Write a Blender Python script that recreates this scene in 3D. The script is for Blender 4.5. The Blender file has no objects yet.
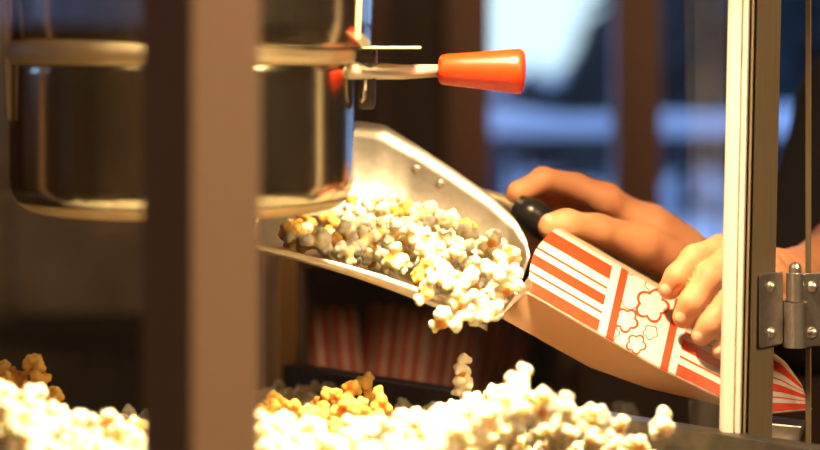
import bpy, math, random
import numpy as np
from mathutils import Vector, Matrix, Euler

random.seed(7)
rng = np.random.RandomState(11)
scene = bpy.context.scene
col = scene.collection

# ------------------------------------------------------------------ camera
ZC = 1.45                      # camera height
LENS = 90.0
K = 36.0 / LENS / 820.0        # metres per pixel per metre of distance
HOR = 45.0                     # image row of the horizon
cd = bpy.data.cameras.new('camera'); cam = bpy.data.objects.new('camera', cd); col.objects.link(cam)
cam.location = (0, 0, ZC); cam.rotation_euler = (math.radians(90), 0, 0)
cd.lens = LENS; cd.sensor_width = 36.0; cd.shift_y = -(225.0 - HOR) / 820.0
cd.clip_start = 0.05; cd.clip_end = 300
cd.dof.use_dof = True; cd.dof.focus_distance = 1.48; cd.dof.aperture_fstop = 3.2
scene.camera = cam

def at(px, py, Y):
    return Vector(((px - 410.0) * K * Y, Y, ZC - (py - HOR) * K * Y))

# ------------------------------------------------------------------ world, lights, exposure
scene.view_settings.view_transform = 'Standard'
scene.view_settings.look = 'None'
scene.view_settings.gamma = 1.0
scene.view_settings.use_curve_mapping = False
scene.view_settings.exposure = 0.0
scene.cycles.use_denoising = True
scene.cycles.max_bounces = 10
scene.cycles.transparent_max_bounces = 16
scene.cycles.caustics_reflective = False
scene.cycles.caustics_refractive = False
scene.cycles.sample_clamp_indirect = 4.0

world = bpy.data.worlds.new('dusk_sky'); scene.world = world; world.use_nodes = True
wb = world.node_tree.nodes['Background']
wnt = world.node_tree                      # blue dusk sky with pale broken cloud, brightest low over the trees
wtc = wnt.nodes.new('ShaderNodeTexCoord'); wdp = wnt.nodes.new('ShaderNodeVectorMath'); wdp.operation = 'DOT_PRODUCT'
wdp.inputs[1].default_value = Vector((0.040, 1.0, 0.035)).normalized(); wnt.links.new(wtc.outputs['Generated'], wdp.inputs[0])
wns = wnt.nodes.new('ShaderNodeTexNoise'); wns.inputs['Scale'].default_value = 9; wns.inputs['Detail'].default_value = 3; wnt.links.new(wtc.outputs['Generated'], wns.inputs['Vector'])
wm = wnt.nodes.new('ShaderNodeMath'); wm.operation = 'MULTIPLY_ADD'; wm.inputs[1].default_value = 0.012; wnt.links.new(wns.outputs[0], wm.inputs[0]); wnt.links.new(wdp.outputs['Value'], wm.inputs[2])
wr = wnt.nodes.new('ShaderNodeValToRGB'); wr.color_ramp.elements[0].position = 0.985; wr.color_ramp.elements[0].color = (0.26, 0.47, 1.0, 1)
wr.color_ramp.elements[1].position = 1.0; wr.color_ramp.elements[1].color = (0.62, 0.86, 1.0, 1)
wnt.links.new(wm.outputs[0], wr.inputs[0]); wnt.links.new(wr.outputs[0], wb.inputs[0]); wb.inputs[1].default_value = 1.95

def area(name, loc, target, size, power, color, spread=math.pi, size_y=None):
    l = bpy.data.lights.new(name, 'AREA'); l.energy = power; l.color = color; l.size = size
    if size_y: l.shape = 'RECTANGLE'; l.size_y = size_y
    l.spread = spread
    o = bpy.data.objects.new(name, l); col.objects.link(o); o.location = loc
    d = (Vector(target) - Vector(loc)); o.rotation_euler = d.to_track_quat('-Z', 'Y').to_euler()
    return o

WARM = (1.0, 0.70, 0.38)
area('machine_heat_lamp', (0.06, 1.25, 1.735), (0.0, 1.17, 1.2), 0.10, 15.5, (1.0, 0.75, 0.43), math.radians(118))
area('front_fill_light', (1.3, 0.1, 2.55), (0.2, 1.3, 1.2), 1.0, 62, (1.0, 0.68, 0.38))  # unseen warm fill added on the camera side
area('room_lamp_back', (-0.9, 2.8, 2.6), (-0.6, 2.6, 0.0), 0.5, 14, (1.0, 0.62, 0.34))
area('wall_fill_light', (-1.3, -0.7, 2.55), (-1.5, -1.2, 0.8), 0.4, 5, (1.0, 0.68, 0.36))  # unseen light added to brighten the wall mirrored in the kettle

# ------------------------------------------------------------------ node helpers
def new_mat(name):
    m = bpy.data.materials.new(name); m.use_nodes = True
    return m, m.node_tree, m.node_tree.nodes['Principled BSDF']

def setp(b, **kw):
    names = dict(col='Base Color', rough='Roughness', metal='Metallic', spec='Specular IOR Level', sub='Subsurface Weight',
                 ior='IOR', coat='Coat Weight', trans='Transmission Weight', alpha='Alpha', aniso='Anisotropic')
    for k, v in kw.items():
        s = b.inputs[names[k]]
        s.default_value = (v + (1,)) if k == 'col' and len(v) == 3 else v

class E:
    """tiny expression wrapper over Math nodes"""
    def __init__(s, nt, sock): s.nt = nt; s.s = sock
    def op(s, o, *a, clamp=False):
        n = s.nt.nodes.new('ShaderNodeMath'); n.operation = o; n.use_clamp = clamp
        for i, x in enumerate((s,) + a):
            if isinstance(x, E): s.nt.links.new(x.s, n.inputs[i])
            else: n.inputs[i].default_value = x
        return E(s.nt, n.outputs[0])
    def __add__(s, o): return s.op('ADD', o)
    def __sub__(s, o): return s.op('SUBTRACT', o)
    def __mul__(s, o): return s.op('MULTIPLY', o)
    def __truediv__(s, o): return s.op('DIVIDE', o)
    def gt(s, o): return s.op('GREATER_THAN', o)
    def lt(s, o): return s.op('LESS_THAN', o)
    def band(s, a, b): return s.gt(a) * s.lt(b)
    def mx(s, o): return s.op('MAXIMUM', o)
    def mn(s, o): return s.op('MINIMUM', o)

def noise(nt, scale, detail=3, coord='Object', rough=0.5, vec_scale=None):
    tc = nt.nodes.new('ShaderNodeTexCoord'); n = nt.nodes.new('ShaderNodeTexNoise')
    n.inputs['Scale'].default_value = scale; n.inputs['Detail'].default_value = detail; n.inputs['Roughness'].default_value = rough
    src = tc.outputs[coord]
    if vec_scale:
        mp = nt.nodes.new('ShaderNodeMapping'); mp.inputs['Scale'].default_value = vec_scale
        nt.links.new(src, mp.inputs[0]); src = mp.outputs[0]
    nt.links.new(src, n.inputs['Vector'])
    return n

def ramp(nt, sock, stops):
    r = nt.nodes.new('ShaderNodeValToRGB'); e = r.color_ramp.elements
    e[0].position, e[0].color = stops[0][0], stops[0][1] + (1,)
    e[1].position, e[1].color = stops[-1][0], stops[-1][1] + (1,)
    for p, c in stops[1:-1]:
        q = e.new(p); q.color = c + (1,)
    nt.links.new(sock, r.inputs[0]); return r

def bump(nt, b, sock, strength, dist=0.001):
    n = nt.nodes.new('ShaderNodeBump'); n.inputs['Strength'].default_value = strength; n.inputs['Distance'].default_value = dist
    nt.links.new(sock, n.inputs['Height']); nt.links.new(n.outputs[0], b.inputs['Normal'])

def noisy(name, c0, c1, scale, rough=0.6, metal=0.0, bs=0.0, bd=0.001, lo=0.35, hi=0.65, vec_scale=None, detail=3, **kw):
    m, nt, b = new_mat(name)
    n = noise(nt, scale, detail, vec_scale=vec_scale); r = ramp(nt, n.outputs[0], [(lo, c0), (hi, c1)])
    nt.links.new(r.outputs[0], b.inputs['Base Color']); setp(b, rough=rough, metal=metal, **kw)
    if bs: bump(nt, b, n.outputs[0], bs, bd)
    return m

# ------------------------------------------------------------------ mesh helpers
def wloc(p):
    v = Vector((0, 0, 0))
    while p is not None: v += p.location; p = p.parent
    return v

def link_mesh(name, verts, faces, mat, parent=None, smooth=False, origin=None, uvs=None):
    verts = np.asarray([tuple(v) for v in verts], dtype=float) if not isinstance(verts, np.ndarray) else verts
    if parent is not None: org = np.array(wloc(parent))
    elif origin is not None: org = np.array(origin, dtype=float)
    else:
        org = (verts.min(0) + verts.max(0)) / 2; org[2] = verts[:, 2].min()
    me = bpy.data.meshes.new(name)
    me.from_pydata((verts - org).tolist(), [], [list(map(int, f)) for f in faces])
    me.materials.append(mat)
    if uvs is not None:
        ul = me.uv_layers.new(name='UVMap')
        li = np.empty(len(me.loops), dtype=np.int32); me.loops.foreach_get('vertex_index', li)
        ul.data.foreach_set('uv', np.asarray(uvs, dtype=np.float32)[li].ravel())
    if smooth: me.polygons.foreach_set('use_smooth', [True] * len(me.polygons))
    me.validate(); me.update()
    o = bpy.data.objects.new(name, me); col.objects.link(o)
    if parent is not None: o.parent = parent
    else: o.location = Vector(org)
    return o

def empty(name, loc, label, cat, group=None):
    o = bpy.data.objects.new(name, None); col.objects.link(o); o.location = loc; o.empty_display_size = 0.02
    tag(o, label, cat, group); return o

def tag(o, label=None, cat=None, group=None, kind=None):
    if label: o['label'] = label
    if cat: o['category'] = cat
    if group: o['group'] = group
    if kind: o['kind'] = kind
    return o

class MB:
    def __init__(s): s.v = []; s.f = []
    def add(s, verts, faces):
        n = len(s.v); s.v += [tuple(v) for v in verts]; s.f += [[i + n for i in f] for f in faces]; return s
    def hexa(s, p):   # eight corners: bottom four (ccw), top four
        return s.add(p, [[3, 2, 1, 0], [4, 5, 6, 7], [0, 1, 5, 4], [1, 2, 6, 5], [2, 3, 7, 6], [3, 0, 4, 7]])
    def box(s, lo, hi):
        x0, y0, z0 = lo; x1, y1, z1 = hi
        return s.hexa([(x0, y0, z0), (x1, y0, z0), (x1, y1, z0), (x0, y1, z0), (x0, y0, z1), (x1, y0, z1), (x1, y1, z1), (x0, y1, z1)])
    def obox(s, c, ax, ay, hx, hy, z0, z1):   # oriented box: centre xy, axes, half sizes
        c = Vector(c[:2]); ax = Vector(ax[:2]).normalized(); ay = Vector(ay[:2]).normalized()
        q = [c - ax * hx - ay * hy, c + ax * hx - ay * hy, c + ax * hx + ay * hy, c - ax * hx + ay * hy]
        if (q[1] - q[0]).cross(q[2] - q[1]) < 0: q.reverse()
        return s.hexa([(p.x, p.y, z0) for p in q] + [(p.x, p.y, z1) for p in q])
    def tube(s, pts, rad, n=16, cap=True):
        pts = [Vector(p) for p in pts]
        if not isinstance(rad, (list, tuple)): rad = [rad] * len(pts)
        rings = []
        up = None
        for i, p in enumerate(pts):
            t = (pts[min(i + 1, len(pts) - 1)] - pts[max(i - 1, 0)]).normalized()
            if up is None: up = t.orthogonal().normalized()
            up = (up - t * up.dot(t)).normalized(); w = t.cross(up)
            rings.append([p + (up * math.cos(a) + w * math.sin(a)) * rad[i] for a in [2 * math.pi * k / n for k in range(n)]])
        v = [q for r in rings for q in r]; f = []
        for i in range(len(pts) - 1):
            for k in range(n):
                f.append([i * n + k, i * n + (k + 1) % n, (i + 1) * n + (k + 1) % n, (i + 1) * n + k])
        if cap: f.append(list(range(n))[::-1]); f.append([(len(pts) - 1) * n + k for k in range(n)])
        return s.add(v, f)
    def lathe(s, c, prof, n=96, closed=False):
        v = []; f = []
        for r, z in prof:
            for k in range(n):
                a = 2 * math.pi * k / n; v.append((c[0] + r * math.cos(a), c[1] + r * math.sin(a), z))
        m = len(prof)
        for i in range(m if closed else m - 1):
            j = (i + 1) % m
            for k in range(n):
                f.append([i * n + k, i * n + (k + 1) % n, j * n + (k + 1) % n, j * n + k])
        return s.add(v, f)
    def build(s, name, mat, parent=None, smooth=False, bevel=0, **kw):
        o = link_mesh(name, np.array(s.v, dtype=float), s.f, mat, parent, smooth, **kw)
        if bevel:
            b = o.modifiers.new('bevel', 'BEVEL'); b.width = bevel; b.segments = 2; b.limit_method = 'ANGLE'; b.angle_limit = math.radians(40)
        return o

# ------------------------------------------------------------------ implicit surfaces (blobs -> one smooth mesh)
class Field:
    def __init__(s, lo, hi, res):
        s.lo = np.array(lo, dtype=np.float32); s.res = res
        s.n = np.ceil((np.array(hi) - np.array(lo)) / res).astype(int) + 1
        s.F = np.full(s.n, 0.05, dtype=np.float32)
    def cone(s, a, b, ra, rb, k=0.004, sq=(1, 1, 1)):
        a = np.array(a, dtype=np.float32); b = np.array(b, dtype=np.float32); m = max(ra, rb) + k + 4 * s.res
        i0 = np.clip(np.floor((np.minimum(a, b) - m - s.lo) / s.res).astype(int), 0, s.n)
        i1 = np.clip(np.ceil((np.maximum(a, b) + m - s.lo) / s.res).astype(int) + 1, 0, s.n)
        if np.any(i1 - i0 < 1): return s
        g = [s.lo[i] + s.res * np.arange(i0[i], i1[i], dtype=np.float32) for i in range(3)]
        X, Y, Z = np.meshgrid(*g, indexing='ij')
        ab = b - a; L = float(ab @ ab)
        t = np.zeros_like(X) if L < 1e-12 else np.clip(((X - a[0]) * ab[0] + (Y - a[1]) * ab[1] + (Z - a[2]) * ab[2]) / L, 0, 1)
        d = np.sqrt(((X - a[0] - t * ab[0]) * sq[0]) ** 2 + ((Y - a[1] - t * ab[1]) * sq[1]) ** 2 + ((Z - a[2] - t * ab[2]) * sq[2]) ** 2) - (ra + t * (rb - ra))
        sl = tuple(slice(i0[i], i1[i]) for i in range(3)); f = s.F[sl]
        if k > 0:
            h = np.maximum(k - np.abs(f - d), 0) / k; s.F[sl] = np.minimum(f, d) - h * h * k * 0.25
        else: s.F[sl] = np.minimum(f, d)
        return s
    def chain(s, pts, rad, k=0.004):
        for i in range(len(pts) - 1): s.cone(pts[i], pts[i + 1], rad[i], rad[i + 1], k)
        return s
    def union(s, o, k):
        h = np.maximum(k - np.abs(s.F - o.F), 0) / k; s.F = np.minimum(s.F, o.F) - h * h * k * 0.25
        return s
    def mesh(s):
        F = s.F; nx, ny, nz = F.shape
        c = {}
        for dx in (0, 1):
            for dy in (0, 1):
                for dz in (0, 1): c[dx, dy, dz] = F[dx:nx - 1 + dx, dy:ny - 1 + dy, dz:nz - 1 + dz]
        cnt = sum((v < 0).astype(np.int8) for v in c.values())
        act = (cnt > 0) & (cnt < 8); I = np.argwhere(act)
        idx = -np.ones(act.shape, dtype=np.int64); idx[act] = np.arange(len(I))
        cv = {k_: v[act] for k_, v in c.items()}
        P = np.zeros((len(I), 3)); W = np.zeros(len(I))
        ks = list(c.keys())
        for a in ks:
            for ax in range(3):
                if a[ax] == 0:
                    b = list(a); b[ax] = 1; b = tuple(b)
                    fa, fb = cv[a], cv[b]; x = (fa < 0) != (fb < 0)
                    t = np.where(x, fa / np.where(x, fa - fb, 1), 0)
                    for q in range(3): P[:, q] += np.where(x, a[q] + (t if q == ax else 0), 0)
                    W += x
        P = (P / W[:, None] + I) * s.res + s.lo
        faces = []
        ins = F < 0
        for ax in range(3):
            o1, o2 = [(1, 2), (2, 0), (0, 1)][ax]
            sl0 = [slice(1, -1)] * 3; sl1 = [slice(1, -1)] * 3; sl0[ax] = slice(0, F.shape[ax] - 1); sl1[ax] = slice(1, F.shape[ax])
            a, b = ins[tuple(sl0)], ins[tuple(sl1)]
            for sign in (0, 1):
                e = np.argwhere((a & ~b) if sign == 0 else (~a & b))
                if not len(e): continue
                e = e + 1; e[:, ax] -= 1
                u = np.zeros(3, dtype=int); u[o1] = 1; v = np.zeros(3, dtype=int); v[o2] = 1
                q = [idx[tuple((e - u - v).T)], idx[tuple((e - v).T)], idx[tuple(e.T)], idx[tuple((e - u).T)]]
                q = np.stack(q if sign == 0 else q[::-1], 1); faces.append(q[(q >= 0).all(1)])
        return P, np.concatenate(faces)

# ------------------------------------------------------------------ materials
M = {}
M['steel'] = noisy('polished_steel', (0.58, 0.53, 0.38), (0.72, 0.66, 0.49), 60, rough=0.17, metal=1.0, vec_scale=(1, 1, 0.05))
M['lit_rim_steel'] = noisy('lit_rolled_rim', (0.88, 0.72, 0.42), (0.94, 0.82, 0.54), 80, rough=0.42, metal=0.4)  # lighter golden copy of the steel, lamp and heap glow put into its colour
M['scoop'] = noisy('scoop_aluminium', (0.60, 0.55, 0.46), (0.68, 0.63, 0.54), 200, rough=0.36, metal=0.96, bs=0.05)
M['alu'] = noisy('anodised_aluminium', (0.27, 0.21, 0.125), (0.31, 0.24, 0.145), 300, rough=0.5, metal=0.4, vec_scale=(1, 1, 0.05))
M['post'] = noisy('corner_post_paint', (0.36, 0.235, 0.15), (0.39, 0.255, 0.165), 300, rough=0.6)
M['hinge'] = noisy('hinge_steel', (0.62, 0.57, 0.50), (0.72, 0.66, 0.58), 200, rough=0.3, metal=0.9)
M['dark_metal'] = noisy('dark_metal', (0.05, 0.045, 0.04), (0.08, 0.07, 0.06), 100, rough=0.35, metal=0.6)
M['lit_cream'] = noisy('lit_edge_cream', (0.80, 0.74, 0.62), (0.84, 0.78, 0.66), 200, rough=0.5)  # pale cream painted in for lamp light on metal edges
M['lever_steel'] = noisy('satin_lever_steel', (0.80, 0.72, 0.56), (0.86, 0.78, 0.62), 80, rough=0.38, metal=0.6)
M['brass'] = noisy('warm_corner_metal', (0.85, 0.58, 0.22), (0.92, 0.68, 0.30), 60, rough=0.4, metal=0.1, vec_scale=(1, 1, 0.05))
M['orange'] = noisy('orange_plastic', (0.86, 0.034, 0.003), (0.90, 0.045, 0.005), 90, rough=0.32, lo=0.3, hi=0.8)
M['black_plastic'] = noisy('black_plastic', (0.008, 0.008, 0.008), (0.014, 0.013, 0.012), 100, rough=0.3)
M['red_paint'] = noisy('red_base_paint', (0.45, 0.03, 0.02), (0.5, 0.04, 0.03), 50, rough=0.35)
M['shirt'] = noisy('black_shirt_cloth', (0.005, 0.004, 0.004), (0.009, 0.007, 0.007), 400, rough=0.9, bs=0.3)
M['trousers'] = noisy('dark_trouser_cloth', (0.02, 0.02, 0.03), (0.03, 0.03, 0.04), 300, rough=0.9)
M['hair'] = noisy('brown_hair', (0.03, 0.015, 0.008), (0.07, 0.035, 0.018), 60, rough=0.6, vec_scale=(1, 1, 0.2))
M['wood_wall'] = noisy('brown_timber', (0.045, 0.022, 0.013), (0.085, 0.042, 0.024), 9, rough=0.7, vec_scale=(1, 1, 0.06), bs=0.2)
M['wood_trim'] = noisy('reddish_window_timber', (0.15, 0.062, 0.034), (0.21, 0.09, 0.05), 14, rough=0.5, vec_scale=(1, 1, 0.06))
M['curtain'] = noisy('brown_curtain', (0.08, 0.042, 0.028), (0.11, 0.06, 0.04), 20, rough=0.95)
M['plaster'] = noisy('tan_plaster', (0.26, 0.17, 0.11), (0.32, 0.21, 0.14), 4, rough=0.9)
M['ceiling'] = noisy('ceiling_paint', (0.40, 0.30, 0.22), (0.45, 0.34, 0.25), 3, rough=0.9)
M['floor'] = noisy('dark_floor_boards', (0.05, 0.03, 0.02), (0.10, 0.06, 0.035), 8, rough=0.5, vec_scale=(1, 0.1, 1))
M['counter'] = noisy('dark_counter', (0.035, 0.022, 0.014), (0.05, 0.032, 0.02), 12, rough=0.3)
M['snow'] = noisy('snow', (0.72, 0.76, 0.84), (0.86, 0.89, 0.94), 2, rough=0.9)
M['deck_wood'] = noisy('weathered_rail_wood', (0.045, 0.04, 0.05), (0.08, 0.07, 0.08), 10, rough=0.9)
M['conifer'] = noisy('conifer_green', (0.008, 0.014, 0.015), (0.022, 0.035, 0.030), 3, rough=0.95)
M['trunk'] = noisy('bark', (0.03, 0.02, 0.015), (0.06, 0.04, 0.03), 8, rough=0.95)
M['cab_steel'] = noisy('dull_cabinet_steel', (0.16, 0.12, 0.07), (0.42, 0.38, 0.32), 3.2, rough=0.4, metal=0.35, lo=0.4, hi=0.7)
M['kraft'] = noisy('bag_side_paper', (0.92, 0.75, 0.54), (0.96, 0.81, 0.61), 30, rough=0.8)
def translucent(m, w):
    nt = m.node_tree; b = nt.nodes['Principled BSDF']; out = nt.nodes['Material Output']
    t = nt.nodes.new('ShaderNodeBsdfTranslucent'); mx = nt.nodes.new('ShaderNodeMixShader'); mx.inputs[0].default_value = w
    l = b.inputs['Base Color'].links
    if l: nt.links.new(l[0].from_socket, t.inputs[0])
    nt.links.new(b.outputs[0], mx.inputs[1]); nt.links.new(t.outputs[0], mx.inputs[2]); nt.links.new(mx.outputs[0], out.inputs[0])
translucent(M['kraft'], 0.6)

def glass_mat(name, tint, dust, spec=1.0):
    m = bpy.data.materials.new(name); m.use_nodes = True; nt = m.node_tree; nt.nodes.clear()
    out = nt.nodes.new('ShaderNodeOutputMaterial'); tr = nt.nodes.new('ShaderNodeBsdfTransparent'); gl = nt.nodes.new('ShaderNodeBsdfGlossy')
    tr.inputs[0].default_value = tint + (1,); gl.inputs['Roughness'].default_value = 0.02
    lw = nt.nodes.new('ShaderNodeLayerWeight'); lw.inputs[0].default_value = 0.5
    f = (E(nt, lw.outputs['Facing']).op('POWER', 5.0) * 0.9 + 0.035) * spec
    mx = nt.nodes.new('ShaderNodeMixShader'); nt.links.new(f.s, mx.inputs[0]); nt.links.new(tr.outputs[0], mx.inputs[1]); nt.links.new(gl.outputs[0], mx.inputs[2])
    df = nt.nodes.new('ShaderNodeBsdfDiffuse'); df.inputs[0].default_value = (0.8, 0.75, 0.68, 1)
    tc = nt.nodes.new('ShaderNodeTexCoord'); vo = nt.nodes.new('ShaderNodeTexVoronoi'); vo.inputs['Scale'].default_value = 90
    nt.links.new(tc.outputs['Object'], vo.inputs['Vector'])
    spk = E(nt, vo.outputs['Distance']).lt(0.05) * (E(nt, vo.outputs['Color']).gt(0.72))
    n2 = noise(nt, 7, 4)
    d = (spk * dust * 8) + (E(nt, n2.outputs[0]) * dust * 0.5)
    mx2 = nt.nodes.new('ShaderNodeMixShader'); nt.links.new(d.s, mx2.inputs[0]); nt.links.new(mx.outputs[0], mx2.inputs[1]); nt.links.new(df.outputs[0], mx2.inputs[2])
    nt.links.new(mx2.outputs[0], out.inputs[0]); return m
M['glass'] = glass_mat('cabinet_glass', (0.97, 0.96, 0.94), 0.014, 0.5)
M['door_glass'] = glass_mat('door_glass', (0.97, 0.96, 0.94), 0.004, 0.5)
M['window_glass'] = glass_mat('window_glass', (0.93, 0.95, 0.97), 0.01)

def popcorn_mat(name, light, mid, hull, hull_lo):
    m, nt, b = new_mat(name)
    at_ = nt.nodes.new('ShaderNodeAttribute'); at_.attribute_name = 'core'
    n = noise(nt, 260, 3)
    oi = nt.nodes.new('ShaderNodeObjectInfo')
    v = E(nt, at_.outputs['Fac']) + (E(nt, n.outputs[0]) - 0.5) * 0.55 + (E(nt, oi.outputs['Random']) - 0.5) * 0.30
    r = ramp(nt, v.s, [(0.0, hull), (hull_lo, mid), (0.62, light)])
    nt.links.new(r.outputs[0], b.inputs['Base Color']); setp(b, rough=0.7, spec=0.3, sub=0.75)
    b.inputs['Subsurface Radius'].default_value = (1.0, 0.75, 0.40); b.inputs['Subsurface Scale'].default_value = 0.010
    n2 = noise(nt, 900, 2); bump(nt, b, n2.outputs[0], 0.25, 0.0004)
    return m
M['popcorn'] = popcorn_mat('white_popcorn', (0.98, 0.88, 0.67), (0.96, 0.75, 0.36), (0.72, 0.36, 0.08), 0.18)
M['popcorn_yellow'] = popcorn_mat('shade_yellow_popcorn', (0.78, 0.49, 0.13), (0.70, 0.37, 0.07), (0.50, 0.20, 0.02), 0.22)  # darker yellow puts shade and warm bounce into the flake colour

def skin_mat():
    m, nt, b = new_mat('skin')
    n = noise(nt, 38, 4); r = ramp(nt, n.outputs[0], [(0.3, (0.60, 0.25, 0.115)), (0.7, (0.76, 0.37, 0.185))])
    nt.links.new(r.outputs[0], b.inputs['Base Color'])
    setp(b, sub=0.15, spec=0.35, rough=0.55); b.inputs['Subsurface Radius'].default_value = (1.0, 0.4, 0.2); b.inputs['Subsurface Scale'].default_value = 0.006
    n2 = noise(nt, 420, 3); bump(nt, b, n2.outputs[0], 0.25, 0.0006)
    return m
M['skin'] = skin_mat()

def bag_mat():
    """white paper, orange-red lengthwise stripes in two sections, two cross bars, popcorn flake outlines between them"""
    m, nt, b = new_mat('striped_bag_print')
    tc = nt.nodes.new('ShaderNodeTexCoord'); sp = nt.nodes.new('ShaderNodeSeparateXYZ'); nt.links.new(tc.outputs['UV'], sp.inputs[0])
    al = E(nt, sp.outputs[0]) * 100; pe = E(nt, sp.outputs[1]) * 100
    u = al - pe * 0.304; t = pe / 69.4
    st = t.band(0.055, 0.24)
    for a, c in ((0.355, 0.385), (0.47, 0.61), (0.70, 0.73), (0.82, 0.985)): st = st.mx(t.band(a, c))
    sec = u.lt(67).mx(u.gt(156)); ink = st * sec
    for a in (76.5, 139.0): ink = ink.mx(u.band(a, a + 8.5))
    panel = u.band(85, 139)
    def flake(cx, cy, R, w, ph):
        dx, dy = al - cx, pe - cy
        r = (dx * dx + dy * dy).op('SQRT'); th = dy.op('ARCTAN2', dx)
        lob = (th * 2.5 + ph).op('COSINE').op('ABSOLUTE')
        e = r - (lob * 0.30 + 0.74) * R
        return e.op('ABSOLUTE').lt(w), e.lt(0)
    f1, i1 = flake(96, 15, 19, 0.55, 0.4); f2, i2 = flake(122, 18, 16, 1.5, 1.0)
    fl = f1 * (i2 * -1 + 1); fl = fl.mx(f2)
    for a in ((107, 44, 11.5, 1.3, 0.2), (99, 62, 9, 0.6, 0.9), (127.5, 60, 9.5, 1.0, 0.5), (134, 42.5, 7.2, 0.6, 0.1)):
        fl = fl.mx(flake(*a)[0])
    ink = ink.mx(fl * panel)
    n = noise(nt, 120, 2)
    white = ramp(nt, n.outputs[0], [(0.3, (0.80, 0.73, 0.66)), (0.7, (0.86, 0.79, 0.72))])
    mx = nt.nodes.new('ShaderNodeMix'); mx.data_type = 'RGBA'
    nt.links.new(ink.s, mx.inputs['Factor']); nt.links.new(white.outputs[0], mx.inputs['A']); mx.inputs['B'].default_value = (0.80, 0.070, 0.016, 1)
    nt.links.new(mx.outputs['Result'], b.inputs['Base Color']); setp(b, rough=0.55, spec=0.4)
    n3 = noise(nt, 45, 2); bump(nt, b, n3.outputs[0], 0.25, 0.002)
    return m
M['bag'] = bag_mat(); translucent(M['bag'], 0.32)

def stripes_mat(name, c0, c1, freq):
    m, nt, b = new_mat(name)
    tc = nt.nodes.new('ShaderNodeTexCoord'); sp = nt.nodes.new('ShaderNodeSeparateXYZ'); nt.links.new(tc.outputs['UV'], sp.inputs[0])
    f = (E(nt, sp.outputs[0]) * freq).op('FRACT').lt(0.5)
    mx = nt.nodes.new('ShaderNodeMix'); mx.data_type = 'RGBA'; nt.links.new(f.s, mx.inputs['Factor'])
    mx.inputs['A'].default_value = c0 + (1,); mx.inputs['B'].default_value = c1 + (1,)
    nt.links.new(mx.outputs['Result'], b.inputs['Base Color']); setp(b, rough=0.7); return m
M['bag_plain'] = stripes_mat('red_white_bag_stripes', (0.62, 0.42, 0.30), (0.50, 0.04, 0.02), 5.0)

# ------------------------------------------------------------------ room shell
def struct(name, mb, mat, **kw): return tag(mb.build(name, mat, **kw), kind='structure')
WY = 3.6
XW0, XW1 = (487 - 410) * K * WY, 1.75          # window opening
ZW0, ZW1 = 1.0, 2.15
struct('floor', MB().box((-3, -1.6, -0.1), (3, WY + 0.12, 0)), M['floor'])
struct('ceiling', MB().box((-3, -1.6, 2.7), (3, WY + 0.12, 2.8)), M['ceiling'])
wl = MB(); Wa, Wb, Wc, Wd = 1.50, 2.45, 1.49, 2.15
wl.box((-3.1, -1.6, 0), (-3, Wa, 2.7)); wl.box((-3.1, Wb, 0), (-3, WY + 0.12, 2.7)); wl.box((-3.1, Wa, 0), (-3, Wb, Wc)); wl.box((-3.1, Wa, Wd), (-3, Wb, 2.7))
struct('wall_left', wl, M['wood_wall'])
w2 = MB(); w2.box((-3.03, Wa - 0.05, Wc - 0.05), (-2.97, Wb + 0.05, Wc)); w2.box((-3.03, Wa - 0.05, Wd), (-2.97, Wb + 0.05, Wd + 0.05)); w2.box((-3.03, Wa - 0.05, Wc), (-2.97, Wa, Wd)); w2.box((-3.03, Wb, Wc), (-2.97, Wb + 0.05, Wd))
w2f = struct('added_window_2', w2, M['wood_trim']); MB().box((-3.05, Wa, Wc), (-3.045, Wb, Wd)).build('pane', M['window_glass'], w2f)  # unseen window added so the shroud mirrors blue sky
struct('wall_right', MB().box((3, -1.6, 0), (3.1, WY + 0.12, 2.7)), M['wood_wall'])
struct('wall_front', MB().box((-3, -1.7, 0), (3, -1.6, 2.7)), M['plaster'])
w = MB(); w.box((-3, WY, 0), (XW0, WY + 0.12, 2.7)); w.box((XW1, WY, 0), (3, WY + 0.12, 2.7))
w.box((XW0, WY, 0), (XW1, WY + 0.12, ZW0)); w.box((XW0, WY, ZW1), (XW1, WY + 0.12, 2.7))
struct('wall_back', w, M['wood_wall'])
win = MB()
xm0, xm1 = (614 - 410) * K * WY, (659 - 410) * K * WY
win.box((XW0 - 0.075, WY - 0.03, ZW0 - 0.07), (XW0 + 0.004, WY + 0.04, ZW1 + 0.07))
win.box((XW1 - 0.004, WY - 0.03, ZW0 - 0.07), (XW1 + 0.075, WY + 0.04, ZW1 + 0.07))
win.box((XW0, WY - 0.03, ZW1 - 0.004), (XW1, WY + 0.04, ZW1 + 0.07)); win.box((XW0, WY - 0.05, ZW0 - 0.05), (XW1, WY + 0.04, ZW0 + 0.004))
win.box((xm0, WY - 0.03, ZW0), (xm1, WY + 0.06, ZW1)); win.box((1.10, WY - 0.03, ZW0), (1.185, WY + 0.06, ZW1))
wf = struct('window_1', win, M['wood_trim'], bevel=0.004)
for a, b in ((XW0, xm0), (xm1, 1.10), (1.185, XW1)):
    MB().box((a, WY + 0.05, ZW0), (b, WY + 0.056, ZW1)).build('pane', M['window_glass'], wf)
for i, x in enumerate((-2.4, -1.5, -0.62)):
    struct('trim_%d' % (i + 1), MB().box((x, WY - 0.03, 0), (x + 0.12, WY, 2.7)), M['wood_trim'], bevel=0.004)

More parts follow.
